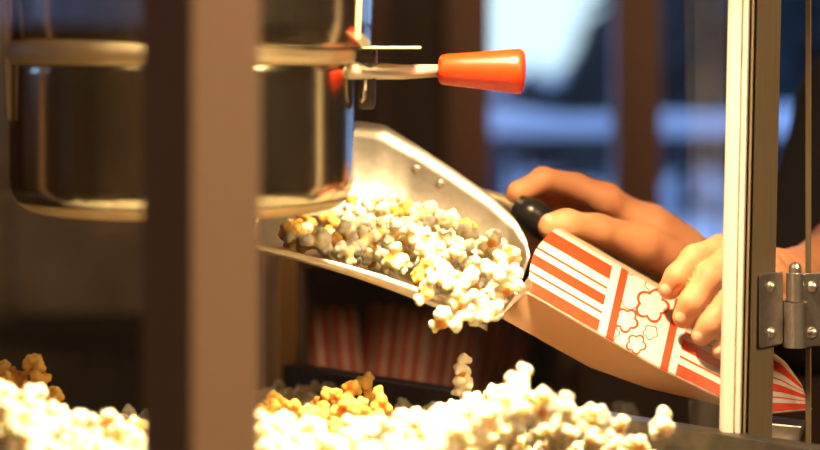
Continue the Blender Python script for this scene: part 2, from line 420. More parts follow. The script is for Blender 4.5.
# curtain left of the window, hanging in folds
def curtain(name, x0, x1, y, z0, z1, n, label, amp=0.02, mat='curtain'):
    N = n * 10; v = []; f = []; uv = []
    for i in range(N + 1):
        x = x0 + (x1 - x0) * i / N; yy = y + amp * math.sin(2 * math.pi * n * i / N) + 0.25 * amp * math.sin(5.3 * i / 10.0)
        v += [(x, yy, z0), (x, yy + 0.006, z1)]
    for i in range(N): f.append([2 * i, 2 * i + 2, 2 * i + 3, 2 * i + 1])
    o = link_mesh(name, v, f, M[mat], smooth=True); s = o.modifiers.new('thick', 'SOLIDIFY'); s.thickness = 0.004
    return tag(o, label, 'curtain')
curtain('curtain', -0.42, -0.03, WY - 0.14, 0.12, 2.4, 5, 'brown curtain hanging in folds left of the window')
cr = MB().tube([(-0.5, WY - 0.14, 2.43), (0.02, WY - 0.14, 2.43)], 0.012).build('curtain_rod', M['dark_metal'])
tag(cr, 'dark rod carrying the brown curtain left of the window', 'curtain rod')

# ------------------------------------------------------------------ outside
gv = []; gf = []; NX, NY = 40, 40
for j in range(NY + 1):
    for i in range(NX + 1):
        x = -25 + 60 * i / NX; y = WY + 0.2 + 90 * (j / NY) ** 1.6
        gv.append((x, y, -0.35 + 0.10 * math.sin(x * 0.9) * math.sin(y * 0.35) + max(0, y - 30) * 0.010))
for j in range(NY):
    for i in range(NX): a = j * (NX + 1) + i; gf.append([a, a + 1, a + NX + 2, a + NX + 1])
tag(link_mesh('snow_field', gv, gf, M['snow'], smooth=True), kind='structure')
struct('deck', MB().box((-3.5, WY + 0.14, -0.30), (6, 7.4, 0.05)), M['snow'])

RY = 7.0
rl = empty('deck_railing', (1.5, RY, 0.05), 'dark deck railing with upright balusters outside the window', 'railing')
ztop = ZC - (134 - HOR) * K * RY
MB().box((-2.0, RY - 0.05, ztop - 0.018), (5, RY + 0.05, ztop)).build('top_rail', M['deck_wood'], rl)
MB().box((-2.0, RY - 0.03, 0.12), (5, RY + 0.03, 0.17)).build('bottom_rail', M['deck_wood'], rl)
for i in range(30): x = -1.6 + i * 0.14; MB().box((x, RY - 0.010, 0.14), (x + 0.016, RY + 0.010, ztop - 0.02)).build('baluster', M['deck_wood'], rl)
for x in (-1.9, 0.22, 2.2, 4.3): MB().box((x, RY - 0.06, 0.05), (x + 0.11, RY + 0.048, ztop)).build('post', M['deck_wood'], rl)
sv = []; sf = []; n = 90
for i in range(n + 1):
    x = -2.0 + 7.0 * i / n; h = 0.075 + 0.022 * math.sin(i * 0.7) * math.sin(i * 0.23 + 1)
    for a, hh in ((-0.055, 0), (-0.06, 0.5), (-0.035, 0.92), (0, 1), (0.035, 0.92), (0.06, 0.5), (0.055, 0)): sv.append((x, RY + a, ztop + h * hh))
for i in range(n):
    for k in range(6): a = i * 7 + k; sf.append([a, a + 7, a + 8, a + 1])
sf += [list(range(7)), [n * 7 + k for k in range(6, -1, -1)]]
tag(link_mesh('snow_cap', sv, sf, M['snow'], smooth=True), 'thick snow lying along the top of the deck railing', 'snow')

def conifer(x, y, z0, h, w, tiers, seed, label, group=None):
    r = random.Random(seed); t = empty('conifer_tree', (x, y, z0), label, 'tree', group)
    MB().tube([(x, y, z0), (x, y, z0 + h * 0.9)], [0.04 * w + 0.05, 0.02], 8).build('trunk', M['trunk'], t)
    v = []; f = []
    for i in range(tiers):
        q = i / tiers; zb = z0 + h * (0.06 + 0.86 * q); zt = zb + h * (1.9 / tiers); R = w * (1 - q) ** 0.85 + 0.06
        n = 22; base = len(v); v.append((x, y, zt))
        for k in range(n):
            a = 2 * math.pi * k / n + r.random() * 0.12; rr = R * ((1.0 if k % 2 else 0.66) + r.uniform(-0.14, 0.14))
            v.append((x + rr * math.cos(a), y + rr * math.sin(a), zb - (0.05 * h / tiers if k % 2 else -0.3 * h / tiers) + r.uniform(-1, 1) * 0.1 * h / tiers))
        v.append((x, y, zb + 0.3 * h / tiers))
        for k in range(n): f.append([base, base + 1 + k, base + 1 + (k + 1) % n]); f.append([base + n + 1, base + 1 + (k + 1) % n, base + 1 + k])
    link_mesh('foliage', v, f, M['conifer'], t)
def gx(px, Y): return (px - 410) * K * Y
for i, (px, Y, top, wpx) in enumerate([(690, 22, -420, 125), (590, 27, 18, 85), (530, 30, 62, 70), (480, 33, 72, 60), (800, 24, -300, 120), (640, 47, -200, 80), (745, 34, -250, 90), (440, 36, 60, 80), (870, 30, -350, 100)]):
    ztop_ = ZC - (top - HOR) * K * Y; z0 = -0.35
    lab = ['very tall dark spruce right of the window mullion', 'dark spruce rising to the bright sky beside the window mullion', 'low dark spruce under the bright patch of sky',
           'small dark spruce at the left end of the tree row', 'tall dark spruce seen right of the aluminium door frame', 'tall dark spruce behind the window mullion',
           'tall dark spruce in the row hidden by the aluminium door frame', 'small dark spruce behind the left window trim', 'tall dark spruce at the right end of the row'][i]
    conifer(gx(px, Y), Y, z0, ztop_ - z0, wpx * K * Y, 11, i, lab, 'spruces beyond the railing')
hd = Field((-9, 36.5, -1), (22, 41, 1.6), 0.28)
for i in range(70):
    x = -8 + 29 * rng.rand(); hd.cone((x, 38.6 + rng.rand(), -0.6), (x, 38.6 + rng.rand(), ZC - (98 - HOR) * K * 38 - 0.45 + 0.15 * rng.rand()), 0.8, 0.55, 0.2)
v, f = hd.mesh(); tag(link_mesh('hedge', v, f, M['conifer'], smooth=True), 'long dark hedge low behind the snowy railing', 'hedge')

# ------------------------------------------------------------------ machine geometry frame
P0 = Vector((-0.092, 1.02)); u2 = Vector((0.65, 0.76)).normalized(); P1 = P0 + u2 * 0.50
v2 = Vector((-0.72, 0.69)).normalized(); P3 = P1 + v2 * 0.475; P2 = P0 + v2 * 0.475
ZT = ZC - 0.300            # tray surface
ZS = ZC - 0.268            # top of the operator-side sill
ZR = 1.76                  # underside of the roof
ZCNT = 0.93                # counter top

ct = MB(); ct.box((-1.4, 0.95, ZCNT - 0.05), (0.34, 2.15, ZCNT)); ct.box((0.34, 0.95, ZCNT - 0.05), (1.6, 1.70, ZCNT))
cn = empty('counter', (0, 1.5, 0), 'dark counter on which the popcorn machine stands', 'counter')
ct.build('countertop', M['counter'], cn, bevel=0.005)
MB().box((-1.35, 1.0, 0), (1.0, 1.75, ZCNT - 0.05)).build('cabinet_body', M['wood_wall'], cn)

mc = empty('popcorn_machine', ((P0.x + P3.x) / 2, (P0.y + P3.y) / 2, ZCNT), 'glass-sided popcorn machine with brown corner post and aluminium frame', 'popcorn machine')
ctr = (P0 + P3) / 2; hu, hv = 0.25, 0.2375
MB().obox(ctr, u2, v2, hu + 0.012, hv + 0.012, ZCNT, ZT - 0.012).build('base_cabinet', M['red_paint'], mc, bevel=0.004)
MB().obox(ctr, u2, v2, hu - 0.004, hv - 0.004, ZT - 0.012, ZT).build('tray', M['dark_metal'], mc)
MB().obox(ctr, u2, v2, hu + 0.02, hv + 0.02, ZR, ZR + 0.09).build('roof', M['red_paint'], mc, bevel=0.006)
lh = Vector((0.06, 1.25, ZR))
MB().lathe(lh, [(0.02, ZR), (0.03, ZR - 0.005), (0.062, ZR - 0.02), (0.064, ZR - 0.022), (0.058, ZR - 0.014), (0.0, ZR - 0.003)], 32).build('lamp_shade', M['alu'], mc, smooth=True)

# corner post near the lens: two faces, its corner towards the camera
pc = at(192, HOR, 1.0)
fr_dir = Vector((0.90, 0.44)).normalized(); fl_dir = Vector((-0.80, 0.60)).normalized()
lenR = (259 - 192) * K * 1.0 / 0.90; lenL = (192 - 138) * K / 0.76
q = [Vector((pc.x, pc.y)), None, None, None]; q[1] = q[0] + fr_dir * lenR; q[3] = q[0] + fl_dir * lenL; q[2] = q[1] + fl_dir * lenL * 0.5 + Vector((0, 0.01)); 
MB().hexa([(p.x, p.y, ZCNT) for p in q] + [(p.x, p.y, ZR + 0.005) for p in q]).build('corner_post', M['post'], mc, bevel=0.0015)

# aluminium frame stile at the right corner: rounded edge with its lamp light painted cream, grooves, flat inner face
def stile_x(px): return (px - 410) * K * 1.43
def extr(prof, z0, z1, name, mat):
    prof = [(float(np.interp(p_, [719.5, 743, 780.5], [723.5, 745.5, 776.5])), Y_) for p_, Y_ in prof]
    n = len(prof); vs = [((px + (225 - (HOR + (ZC - z) / (K * Y))) * 0.021 - 410) * K * Y, Y, z) for z in (z0, z1) for px, Y in prof]
    return MB().add(vs, [list(range(n))[::-1], list(range(n, 2 * n))] + [[i, (i + 1) % n, n + (i + 1) % n, n + i] for i in range(n)]).build(name, M[mat], mc)
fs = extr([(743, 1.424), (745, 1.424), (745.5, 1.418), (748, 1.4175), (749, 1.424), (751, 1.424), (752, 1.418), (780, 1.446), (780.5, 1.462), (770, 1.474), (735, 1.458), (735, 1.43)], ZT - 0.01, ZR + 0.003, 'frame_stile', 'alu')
extr([(719.5, 1.440), (719.5, 1.428), (721, 1.422), (724, 1.419), (734, 1.4165), (734.6, 1.4185), (736, 1.4185), (736.6, 1.416), (741, 1.4155), (742.5, 1.418), (743, 1.424), (743, 1.435)], ZT - 0.01, ZR + 0.002, 'lit_edge', 'lit_cream')
# far corner posts
MB().obox(P3, u2, v2, 0.011, 0.011, ZT - 0.012, ZR + 0.002).build('corner_post', M['brass'], mc, bevel=0.001)
MB().obox(P2, u2, v2, 0.012, 0.012, ZCNT, ZR + 0.002).build('corner_post', M['post'], mc, bevel=0.001)
# glass panels
def pane(a, b, z0, z1, name='glass_panel', th=0.004, mat='glass'):
    a = Vector(a); b = Vector(b); d = (b - a).normalized(); nrm = Vector((-d.y, d.x)); c = (a + b) / 2
    return MB().obox(c, d, nrm, (b - a).length / 2, th / 2, z0, z1).build(name, M[mat], mc)
pr0 = q[1] + Vector((-0.004, 0.006))
pane(pr0, Vector((stile_x(727), 1.437)), ZT - 0.01, ZR)
pane(q[3] + Vector((0.003, 0.004)), P2, ZT - 0.01, ZR)
pane(P2, P3, ZT - 0.01, ZR)
# operator-side sill: stepped rail
e1 = P1 + (P1 - P3).normalized() * 0.06
nrm = Vector((-v2.y, v2.x)) * -1
def rail(c0, c1, off0, off1, z0, z1, name, mat, bev=0.001):
    a = c0 + nrm * off0; b = c1 + nrm * off0; w_ = (off1 - off0)
    return MB().obox((a + b) / 2 + nrm * w_ / 2, v2, nrm, (b - a).length / 2, abs(w_) / 2, z0, z1).build(name, M[mat], mc, bevel=bev)
rail(P3, e1, -0.006, 0.012, ZT - 0.012, ZS, 'sill', 'dark_metal')
rail(P3, e1, 0.014, 0.030, ZT - 0.012, ZS - 0.010, 'sill', 'dark_metal')
rail(P3, e1, 0.012, 0.014, ZT - 0.012, ZS - 0.003, 'sill_lip', 'hinge', 0.0003)
rail(P3, e1, 0.032, 0.050, ZT - 0.030, ZS - 0.022, 'drip_ledge', 'hinge')

lp_ = MB(); lp_.hexa([at(748, 440, 1.47), at(800, 441, 1.47), at(804, 432, 1.52), at(752, 428, 1.52), at(748, 421, 1.47), at(802, 426, 1.47), at(805, 420, 1.52), at(752, 413, 1.52)])
lp_.hexa([at(748, 456, 1.46), at(796, 458, 1.46), at(800, 446, 1.51), at(752, 443, 1.51), at(748, 441, 1.46), at(797, 443, 1.46), at(801, 439, 1.51), at(752, 434, 1.51)])
lp_.build('ledge_plate', M['hinge'], mc, bevel=0.0012)
# hinge: two leaves, knuckle barrel, pin, screws
hy = 1.452
hz = lambda y: ZC - (y - HOR) * K * hy
hx = lambda p: (p - 410) * K * hy
hg = MB()
def leaf(px0, px1, y0, y1, yo, dy, name):
    mb = MB(); c = 2.5 * K * hy; fx = lambda p, Y: (p - 410) * K * Y; x0, x1 = fx(px0, yo), fx(px1, yo + dy); z0, z1 = ZC - (y1 - HOR) * K * (yo + dy / 2), ZC - (y0 - HOR) * K * (yo + dy / 2)
    ring = []
    for cx, cz, a0 in ((x1 - c, z1 - c, 0), (x0 + c, z1 - c, 90), (x0 + c, z0 + c, 180), (x1 - c, z0 + c, 270)):
        for k in range(4): a = math.radians(a0 + 30 * k); ring.append((cx + c * math.cos(a), cz + c * math.sin(a)))
    m_ = len(ring)
    yy = lambda x, o: yo + dy * (x - x0) / (x1 - x0) + o
    vs = [(x, yy(x, 0), z) for x, z in ring] + [(x, yy(x, 0.0022), z) for x, z in ring]
    mb.add(vs, [list(range(m_)), list(range(m_, 2 * m_))[::-1]] + [[i, m_ + i, m_ + (i + 1) % m_, (i + 1) % m_] for i in range(m_)])
    return mb.build(name, M['hinge'], mc, bevel=0.0004)
lf = leaf(759.5, 783, 273, 346, 1.4225, 0.0235, 'hinge_leaf'); rf = leaf(803, 830, 273, 346, 1.448, 0.010, 'hinge_leaf')
def screw(px, py, Y, par):
    x, z = (px - 410) * K * Y, ZC - (py - HOR) * K * Y
    v = []; f = []; n = 14
    for r, d in ((0.0042, 0), (0.0040, -0.0012), (0.0026, -0.0024), (0.0010, -0.0029)):
        for k in range(n): a = 2 * math.pi * k / n; v.append((x + r * math.cos(a), Y + d, z + r * math.sin(a)))
    for i in range(3):
        for k in range(n): f.append([i * n + k, i * n + (k + 1) % n, (i + 1) * n + (k + 1) % n, (i + 1) * n + k])
    f.append([3 * n + k for k in range(n)])
    link_mesh('screw', v, f, M['hinge'], par, smooth=True)
for py in (287, 333): screw(770.5, py, 1.4335, lf); screw(812.5, py, 1.451, rf)
bx_ = hx(794)
MB().lathe((bx_, hy - 0.004), [(0.0015, hz(262)), (0.0035, hz(263)), (0.0045, hz(267)), (0.0045, hz(272)), (0.0062, hz(272.5)), (0.0062, hz(300))], 20).build('hinge_pin', M['hinge'], mc, smooth=False)
MB().lathe((bx_, hy - 0.004), [(0.001, hz(301)), (0.0085, hz(301)), (0.0085, hz(330)), (0.0085, hz(346)), (0.001, hz(346.5))], 24).build('hinge_barrel', M['hinge'], mc)
MB().box((hx(780), hy - 0.002, hz(320)), (hx(790), hy + 0.001, hz(300))).build('hinge_knuckle', M['hinge'], mc)
MB().box((hx(797), hy - 0.002, hz(300)), (hx(805), hy + 0.001, hz(276))).build('hinge_knuckle', M['hinge'], mc)
# opened operator door beyond the hinge: glass in a thin edge
dd = Vector((0.80, 0.60)).normalized(); d0 = Vector((hx(808), 1.456)); d1 = d0 + dd * 0.30
pane(d0, d1, ZT + 0.01, ZR - 0.02, 'door_glass', mat='door_glass')
MB().obox(d0 + dd * 0.0015, dd, Vector((-dd.y, dd.x)), 0.0006, 0.0022, ZT + 0.008, ZR - 0.02).build('door_edge', M['alu'], mc)

# ------------------------------------------------------------------ kettle
KC = Vector(((183 - 410) * K * 1.40, 1.40)); KR = 173.5 * K * 1.40
zk = lambda y: ZC - (y - HOR) * K * 1.40
kt = empty('popcorn_kettle', (KC.x, KC.y, zk(207)), 'polished steel kettle hanging inside the popcorn machine', 'kettle')
zr, zb = zk(52), zk(208)
cr_ = 0.021
prof = [(0.0, zb), (KR * 0.3, zb), (KR * 0.6, zb), (KR - cr_ - 0.006, zb)] + [(KR * 0.985 - cr_ + cr_ * math.sin(a), zb + cr_ - cr_ * math.cos(a)) for a in [math.pi / 2 * k / 12 for k in range(1, 13)]]
prof += [(KR * 0.985, zb + cr_ + (zr - zb - cr_) * k / 6) for k in range(1, 7)] + [(KR * 0.955, zr), (KR * 0.955, zr - 0.01), (KR * 0.955, zb + 0.03), (KR * 0.95, zb + 0.02), (0, zb + 0.02)]
MB().lathe(KC, prof, 160).build('pot', M['steel'], kt, smooth=True)
bp = [(KR * 0.985 - cr_ + (cr_ + 0.0008) * math.sin(a), zb + cr_ - (cr_ + 0.0008) * math.cos(a)) for a in [math.pi / 2 * k / 16 for k in range(-1, 10)]]
MB().lathe(KC, bp, 160).build('heap_glow_band', M['lit_rim_steel'], kt, smooth=True)  # brighter band added for heap light reflected on the rounded bottom
# rolled rim: a tall rounded band
rp = [(KR * 0.99 + 0.0038 * math.cos(a), zr + 0.0078 * math.sin(a)) for a in [2 * math.pi * k / 20 for k in range(20)]]
MB().lathe(KC, rp, 160, closed=True).build('rim', M['lit_rim_steel'], kt, smooth=True)
# upper shroud above the rim, reaching up to the hanger
SC = Vector(((194 - 410) * K * 1.40, 1.40)); SR = 180 * K * 1.40
prof = [(SR * 0.97, zr + 0.0035), (SR * 0.985, zr + 0.006)] + [(SR * (0.985 + 0.04 * k / 8), zr + 0.006 + 0.12 * k / 8) for k in range(1, 9)] + [(SR * 1.025, zr + 0.16), (SR * 0.5, zr + 0.19), (0.02, zr + 0.195), (0.02, ZR), (0.0, ZR)]
MB().lathe(SC, prof, 160).build('shroud', M['steel'], kt, smooth=True)
# riveted seam strap on the right of the shroud
a0 = math.radians(-20)
def kp(ang, r, z): r = r / KR * SR * 1.02; return Vector((SC.x + r * math.cos(ang), SC.y + r * math.sin(ang), z))
sm = MB()
for s0, s1 in ((-0.055, -0.03), (-0.012, 0.006)):
    sm.hexa([kp(a0 + s0, KR * 0.97, zr + 0.009), kp(a0 + s1, KR * 0.97, zr + 0.009), kp(a0 + s1, KR * 0.94, zr + 0.009), kp(a0 + s0, KR * 0.94, zr + 0.009),
             kp(a0 + s0, KR * 1.008, zr + 0.12), kp(a0 + s1, KR * 1.008, zr + 0.12), kp(a0 + s1, KR * 0.96, zr + 0.12), kp(a0 + s0, KR * 0.96, zr + 0.12)])
sm.build('seam_strap', M['lit_rim_steel'], kt)
# bright hanger strap down the left side
hs = MB(); xh = lambda p: (p - 410) * K * 1.352
hs.hexa([(xh(7), 1.352, zk(118)), (xh(11), 1.352, zk(118)), (xh(11), 1.40, zk(118)), (xh(7), 1.40, zk(118)), (xh(4.5), 1.352, zk(62)), (xh(12), 1.352, zk(62)), (xh(12), 1.40, zk(62)), (xh(4.5), 1.40, zk(62))])
hs.hexa([(xh(4.5), 1.352, zk(62)), (xh(12), 1.352, zk(62)), (xh(12), 1.40, zk(62)), (xh(4.5), 1.40, zk(62)), (xh(5), 1.352, zk(-60)), (xh(12), 1.352, zk(-60)), (xh(12), 1.40, zk(-60)), (xh(5), 1.40, zk(-60))])
hs.build('hanger_strap', M['lit_cream'], kt, bevel=0.001)
# thin side plate at rim height and the dark bracket under it
MB().box((xh(350), 1.37, zk(48.3)), (xh(421), 1.43, zk(46.8))).build('side_plate', M['lit_rim_steel'], kt, bevel=0.0004)
MB().box((xh(352), 1.38, zk(66)), (xh(376), 1.42, zk(48.5))).build('bracket_block', M['dark_metal'], kt, bevel=0.002)
br = MB(); pts = [(357, 70), (376, 70), (376, 103), (374.5, 107), (371, 109), (361, 109), (357, 106)]
br.add([((p - 410) * K * 1.4, 1.392, zk(y)) for p, y in pts] + [((p - 410) * K * 1.4, 1.40, zk(y)) for p, y in pts],
       [list(range(7)), list(range(13, 6, -1))] + [[i, 7 + i, 7 + (i + 1) % 7, (i + 1) % 7] for i in range(7)])
br.build('bracket_hook', M['dark_metal'], kt, bevel=0.001)
MB().tube([((365 - 410) * K * 1.4, 1.389, zk(75)), ((365 - 410) * K * 1.4, 1.389, zk(97)), ((361 - 410) * K * 1.4, 1.389, zk(101))], 0.0016, 10).build('bracket_wire', M['hinge'], kt, smooth=True)
# lever and orange grip
ra = at(346, 70, 1.375); rb_ = at(405, 72, 1.42); rc = at(441, 70.5, 1.445)
lv = MB().tube([ra, rb_, rc], [0.0062, 0.0050, 0.0044], 20).build('lever', M['lever_steel'], kt, smooth=True)
g0 = at(438.5, 69.5, 1.443); g1 = at(524, 71.5, 1.437)
ax = (g1 - g0)
gp = MB(); ts = [0, 0.008, 0.03, 0.07, 0.3, 0.6, 0.85, 0.92, 0.965, 0.99, 1.0]; rs = [7.5, 12, 14.2, 15.4, 17.3, 19.8, 22.2, 22.6, 21.5, 18, 12]
gp.tube([g0 + ax * (t * 1.015) for t in ts], [r * K * 1.44 for r in rs], 40)
go = gp.build('grip', M['orange'], lv, smooth=True); go['label'] = 'orange plastic grip'

# ------------------------------------------------------------------ popcorn
def flake_mesh(seed, tall=False, mat='popcorn', res=0.00085):
    r = np.random.RandomState(seed)
    F = Field((-0.0215, -0.0215, -0.028 if tall else -0.0215), (0.0215, 0.0215, 0.028 if tall else 0.0215), res)
    F.cone((0, 0, 0), (0, 0, 0.0), 0.0042, 0.0042, 0.001)
    L = []
    nm = 7 if tall else r.randint(4, 7)
    for i in range(nm):
        if tall: c = np.array([0.0035 * (-1) ** i, 0.002 * r.randn(), -0.014 + 0.0047 * i]); 
        else:
            d = r.randn(3); d[2] *= 0.75; d /= np.linalg.norm(d); c = d * r.uniform(0.0048, 0.0075)
        R = r.uniform(0.0038, 0.0052)
        F.cone((c * 0.3 if not tall else (0, 0, c[2])), c, 0.003, R * 0.85, 0.0012)
        for j in range(6):
            e = r.randn(3); e /= np.linalg.norm(e)
            if not tall and e @ c < 0: e = -e
            q_ = c + e * R * r.uniform(0.6, 0.85); F.cone(q_, q_, R * r.uniform(0.38, 0.62), R * 0.5, 0.0006)
    P, fc = F.mesh()
    if not tall: P -= P.mean(0)
    me = bpy.data.meshes.new('popcorn_flake'); me.from_pydata(P.tolist(), [], fc.tolist()); me.materials.append(M[mat])
    me.polygons.foreach_set('use_smooth', [True] * len(me.polygons))
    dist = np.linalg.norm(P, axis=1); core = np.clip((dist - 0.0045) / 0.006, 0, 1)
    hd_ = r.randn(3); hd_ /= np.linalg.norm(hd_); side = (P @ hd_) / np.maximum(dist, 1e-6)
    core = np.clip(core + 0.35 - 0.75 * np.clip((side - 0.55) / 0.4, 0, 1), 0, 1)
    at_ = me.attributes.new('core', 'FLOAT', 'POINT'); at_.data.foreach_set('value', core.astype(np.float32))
    return me, P, fc, core
FL = [flake_mesh(100 + i) for i in range(9)]
FLY = []
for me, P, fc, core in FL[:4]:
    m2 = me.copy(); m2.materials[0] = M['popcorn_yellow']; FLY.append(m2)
TALL = flake_mesh(77, tall=True)
def rrot(r): 
    q_ = r.randn(4); q_ /= np.linalg.norm(q_); 
    from mathutils import Quaternion
    return Quaternion(q_).to_euler()
def popcorn(loc, r, label, group, yellow=False, s=1.0, mesh=None, rot=None):
    me = mesh or (FLY[r.randint(len(FLY))] if yellow else FL[r.randint(len(FL))][0])
    o = bpy.data.objects.new('popcorn', me); col.objects.link(o); o.location = loc; o.rotation_euler = rot or rrot(r); o.scale = (s, s, s)
    tag(o, label, 'popcorn', group); return o

# heap in the machine
CR = [(-60, 370), (0, 376), (20, 382), (40, 400), (60, 412), (90, 414), (130, 412), (160, 410), (200, 405), (255, 408), (300, 424), (335, 428), (370, 414), (410, 408), (450, 408), (480, 396), (520, 380), (560, 394), (600, 404), (640, 414), (668, 432), (700, 475), (800, 520)]
def crest(px): return float(np.interp(px, [c[0] for c in CR], [c[1] for c in CR]))
def inside(x, y, m=0.016):
    d = Vector((x, y)) - P0; a = d.dot(u2)
    # solve in the (u2, v2) basis
    det = u2.x * v2.y - u2.y * v2.x; a = (d.x * v2.y - d.y * v2.x) / det; b = (u2.x * d.y - u2.y * d.x) / det
    return m < a < 0.5 - m and m < b < 0.475 - m
def heap_z(x, y):
    px = x / (K * y) + 410
    zf = ZC - (crest(px) - HOR) * K * 1.26 - 0.010
    zbk = ZC - 0.287 + 0.030 * math.exp(-((px - 330) / 55) ** 2 - ((y - 1.43) / 0.06) ** 2) + 0.050 * math.exp(-((px - 10) / 45) ** 2 - ((y - 1.43) / 0.05) ** 2) + 0.03 * math.exp(-((px - 470) / 40) ** 2 - ((y - 1.42) / 0.05) ** 2)
    t = min(max((y - 1.27) / 0.13, 0), 1); t = t * t * (3 - 2 * t)
    return zf * (1 - t) + zbk * t + (min(0, (y - 1.20)) * 0.10)
pts = []; r = np.random.RandomState(5)
tries = 0
while tries < 60000:
    tries += 1
    x = r.uniform(-0.44, 0.28); y = r.uniform(1.02, 1.72)
    if not inside(x, y): continue
    z = heap_z(x, y) + r.uniform(-0.004, 0.004)
    if all((x - a) ** 2 + (y - b) ** 2 + (z - c) ** 2 > 0.0182 ** 2 for a, b, c in pts): pts.append((x, y, z))
def vis(p):
    px = p[0] / (K * p[1]) + 410; py = HOR + (ZC - p[2]) / (K * p[1])
    return px, py
cand = []; rest = []
for p in pts:
    px, py = vis(p)
    behind_post = 152 < px < 245
    if -25 < px < 760 and py < 468 and not behind_post: cand.append(p)
    else: rest.append(p)
cand.sort(key=lambda p: p[1])
LIM = 190
rr_ = np.random.RandomState(8)
for i, p in enumerate(cand):
    px, py = vis(p)
    if i >= LIM: rest.append(p); continue
    back = p[1] > 1.40
    yel = (p[1] > 1.36 and px < 400 and rr_.rand() < 0.85)  # yellow tone stands in for shade behind the lamp-lit crest
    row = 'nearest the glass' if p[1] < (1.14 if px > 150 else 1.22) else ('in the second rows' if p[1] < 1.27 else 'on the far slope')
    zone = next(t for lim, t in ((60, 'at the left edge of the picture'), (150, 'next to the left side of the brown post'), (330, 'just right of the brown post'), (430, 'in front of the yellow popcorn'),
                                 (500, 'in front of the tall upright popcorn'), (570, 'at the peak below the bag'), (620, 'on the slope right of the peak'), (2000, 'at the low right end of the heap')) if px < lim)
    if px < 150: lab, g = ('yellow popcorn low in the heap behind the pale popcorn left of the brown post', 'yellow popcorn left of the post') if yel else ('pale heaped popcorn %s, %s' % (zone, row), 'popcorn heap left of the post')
    elif yel: lab, g = 'shade-toned yellow popcorn at the shaded back of the heap right of the brown post', 'yellow popcorn at the back of the heap'
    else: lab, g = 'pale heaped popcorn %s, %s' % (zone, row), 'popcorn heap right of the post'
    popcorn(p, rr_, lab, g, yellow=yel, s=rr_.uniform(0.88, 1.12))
# lower layers and hidden parts of the same heap
VV = []; FF = []; CC = []; off = 0
low = [(x + r.uniform(-.005, .005), y + r.uniform(-.005, .005), z - 0.014) for x, y, z in pts if inside(x, y, 0.02)]
from mathutils import Quaternion
for p in rest + low:
    me, P, fc, core = FL[r.randint(4)]
    R_ = np.array(rrot(r).to_matrix()); VV.append(P @ R_.T + np.array(p)); FF.append(fc + off); CC.append(core); off += len(P)
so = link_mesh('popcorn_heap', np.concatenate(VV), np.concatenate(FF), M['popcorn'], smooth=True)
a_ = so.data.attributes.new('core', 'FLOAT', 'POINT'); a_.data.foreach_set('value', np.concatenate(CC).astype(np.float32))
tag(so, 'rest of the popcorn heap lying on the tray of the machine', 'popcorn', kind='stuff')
# flakes standing out of the heap, sharp behind it
o = popcorn(at(462, 379, 1.44), rr_, 'tall narrow white popcorn standing upright out of the heap below the scoop', None, mesh=TALL[0], rot=Euler((0.1, -0.12, 0.4)), s=0.95)
popcorn(at(473, 402, 1.43), rr_, 'white popcorn under the right side of the tall upright one', None, s=0.95)
popcorn(at(493, 400, 1.42), rr_, 'white popcorn on the heap just right of the tall upright one', None, s=1.0)
popcorn(at(455, 412, 1.42), rr_, 'white popcorn under the left side of the tall upright one', None, s=1.0)
popcorn(at(662, 424, 1.33), rr_, 'pale popcorn at the far right end of the heap beside the glass', None, s=1.1)
popcorn(at(520, 381, 1.30), rr_, 'pale popcorn at the very top of the heap under the bag', None, s=1.1)
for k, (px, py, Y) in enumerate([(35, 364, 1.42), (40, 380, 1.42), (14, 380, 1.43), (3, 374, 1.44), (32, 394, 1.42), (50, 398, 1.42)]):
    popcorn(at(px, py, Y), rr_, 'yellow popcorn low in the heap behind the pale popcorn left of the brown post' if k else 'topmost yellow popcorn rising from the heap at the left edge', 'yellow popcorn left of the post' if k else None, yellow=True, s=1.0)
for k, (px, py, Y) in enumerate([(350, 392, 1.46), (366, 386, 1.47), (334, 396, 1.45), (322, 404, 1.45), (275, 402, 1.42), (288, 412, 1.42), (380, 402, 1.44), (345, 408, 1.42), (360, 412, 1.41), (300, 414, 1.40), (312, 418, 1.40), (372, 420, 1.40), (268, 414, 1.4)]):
    popcorn(at(px, py, Y), rr_, 'shade-toned yellow popcorn at the shaded back of the heap right of the brown post', 'yellow popcorn at the back of the heap', yellow=True, s=1.0)

# ------------------------------------------------------------------ scoop
ST = [  # u, near rim, trough control, back rim  (px, py, Y)
    (0.00, (246, 243, 1.425), (250, 240, 1.60), (268, 158, 1.62)),
    (0.15, (290, 252, 1.425), (295, 250, 1.60), (318, 132, 1.62)),
    (0.27, (325, 260, 1.425), (332, 259, 1.60), (357, 121, 1.62)),
    (0.36, (352, 267, 1.425), (360, 268, 1.60), (385, 125, 1.615)),
    (0.48, (385, 277, 1.425), (396, 280, 1.60), (414, 143, 1.61)),
    (0.62, (420, 289, 1.428), (436, 296, 1.59), (452, 168, 1.60)),
    (0.76, (448, 299, 1.435), (468, 310, 1.58), (488, 193, 1.59)),
    (0.88, (468, 308, 1.445), (492, 320, 1.57), (514, 217, 1.58)),
    (0.96, (480, 314, 1.455), (504, 324, 1.56), (526, 238, 1.57)),
    (1.00, (487, 318, 1.462), (508, 322, 1.55), (530, 256, 1.56)),
]
def interp_st(u):
    us = [s[0] for s in ST]
    return [Vector([float(np.interp(u, us, [s[k][c] for s in ST])) for c in range(3)]) for k in (1, 2, 3)]
def S(u, v):
    n_, c_, r_ = [at(*p) for p in interp_st(u)]
    # rounded L: quadratic blend, pulled towards the trough line
    a = (1 - v) ** 2; b = 2 * v * (1 - v); c = v * v; w_ = 1.9
    t = a + b * w_ + c
    return (n_ * a + c_ * b * w_ + r_ * c) / t
NU, NV = 60, 28
sv = []; sf = []
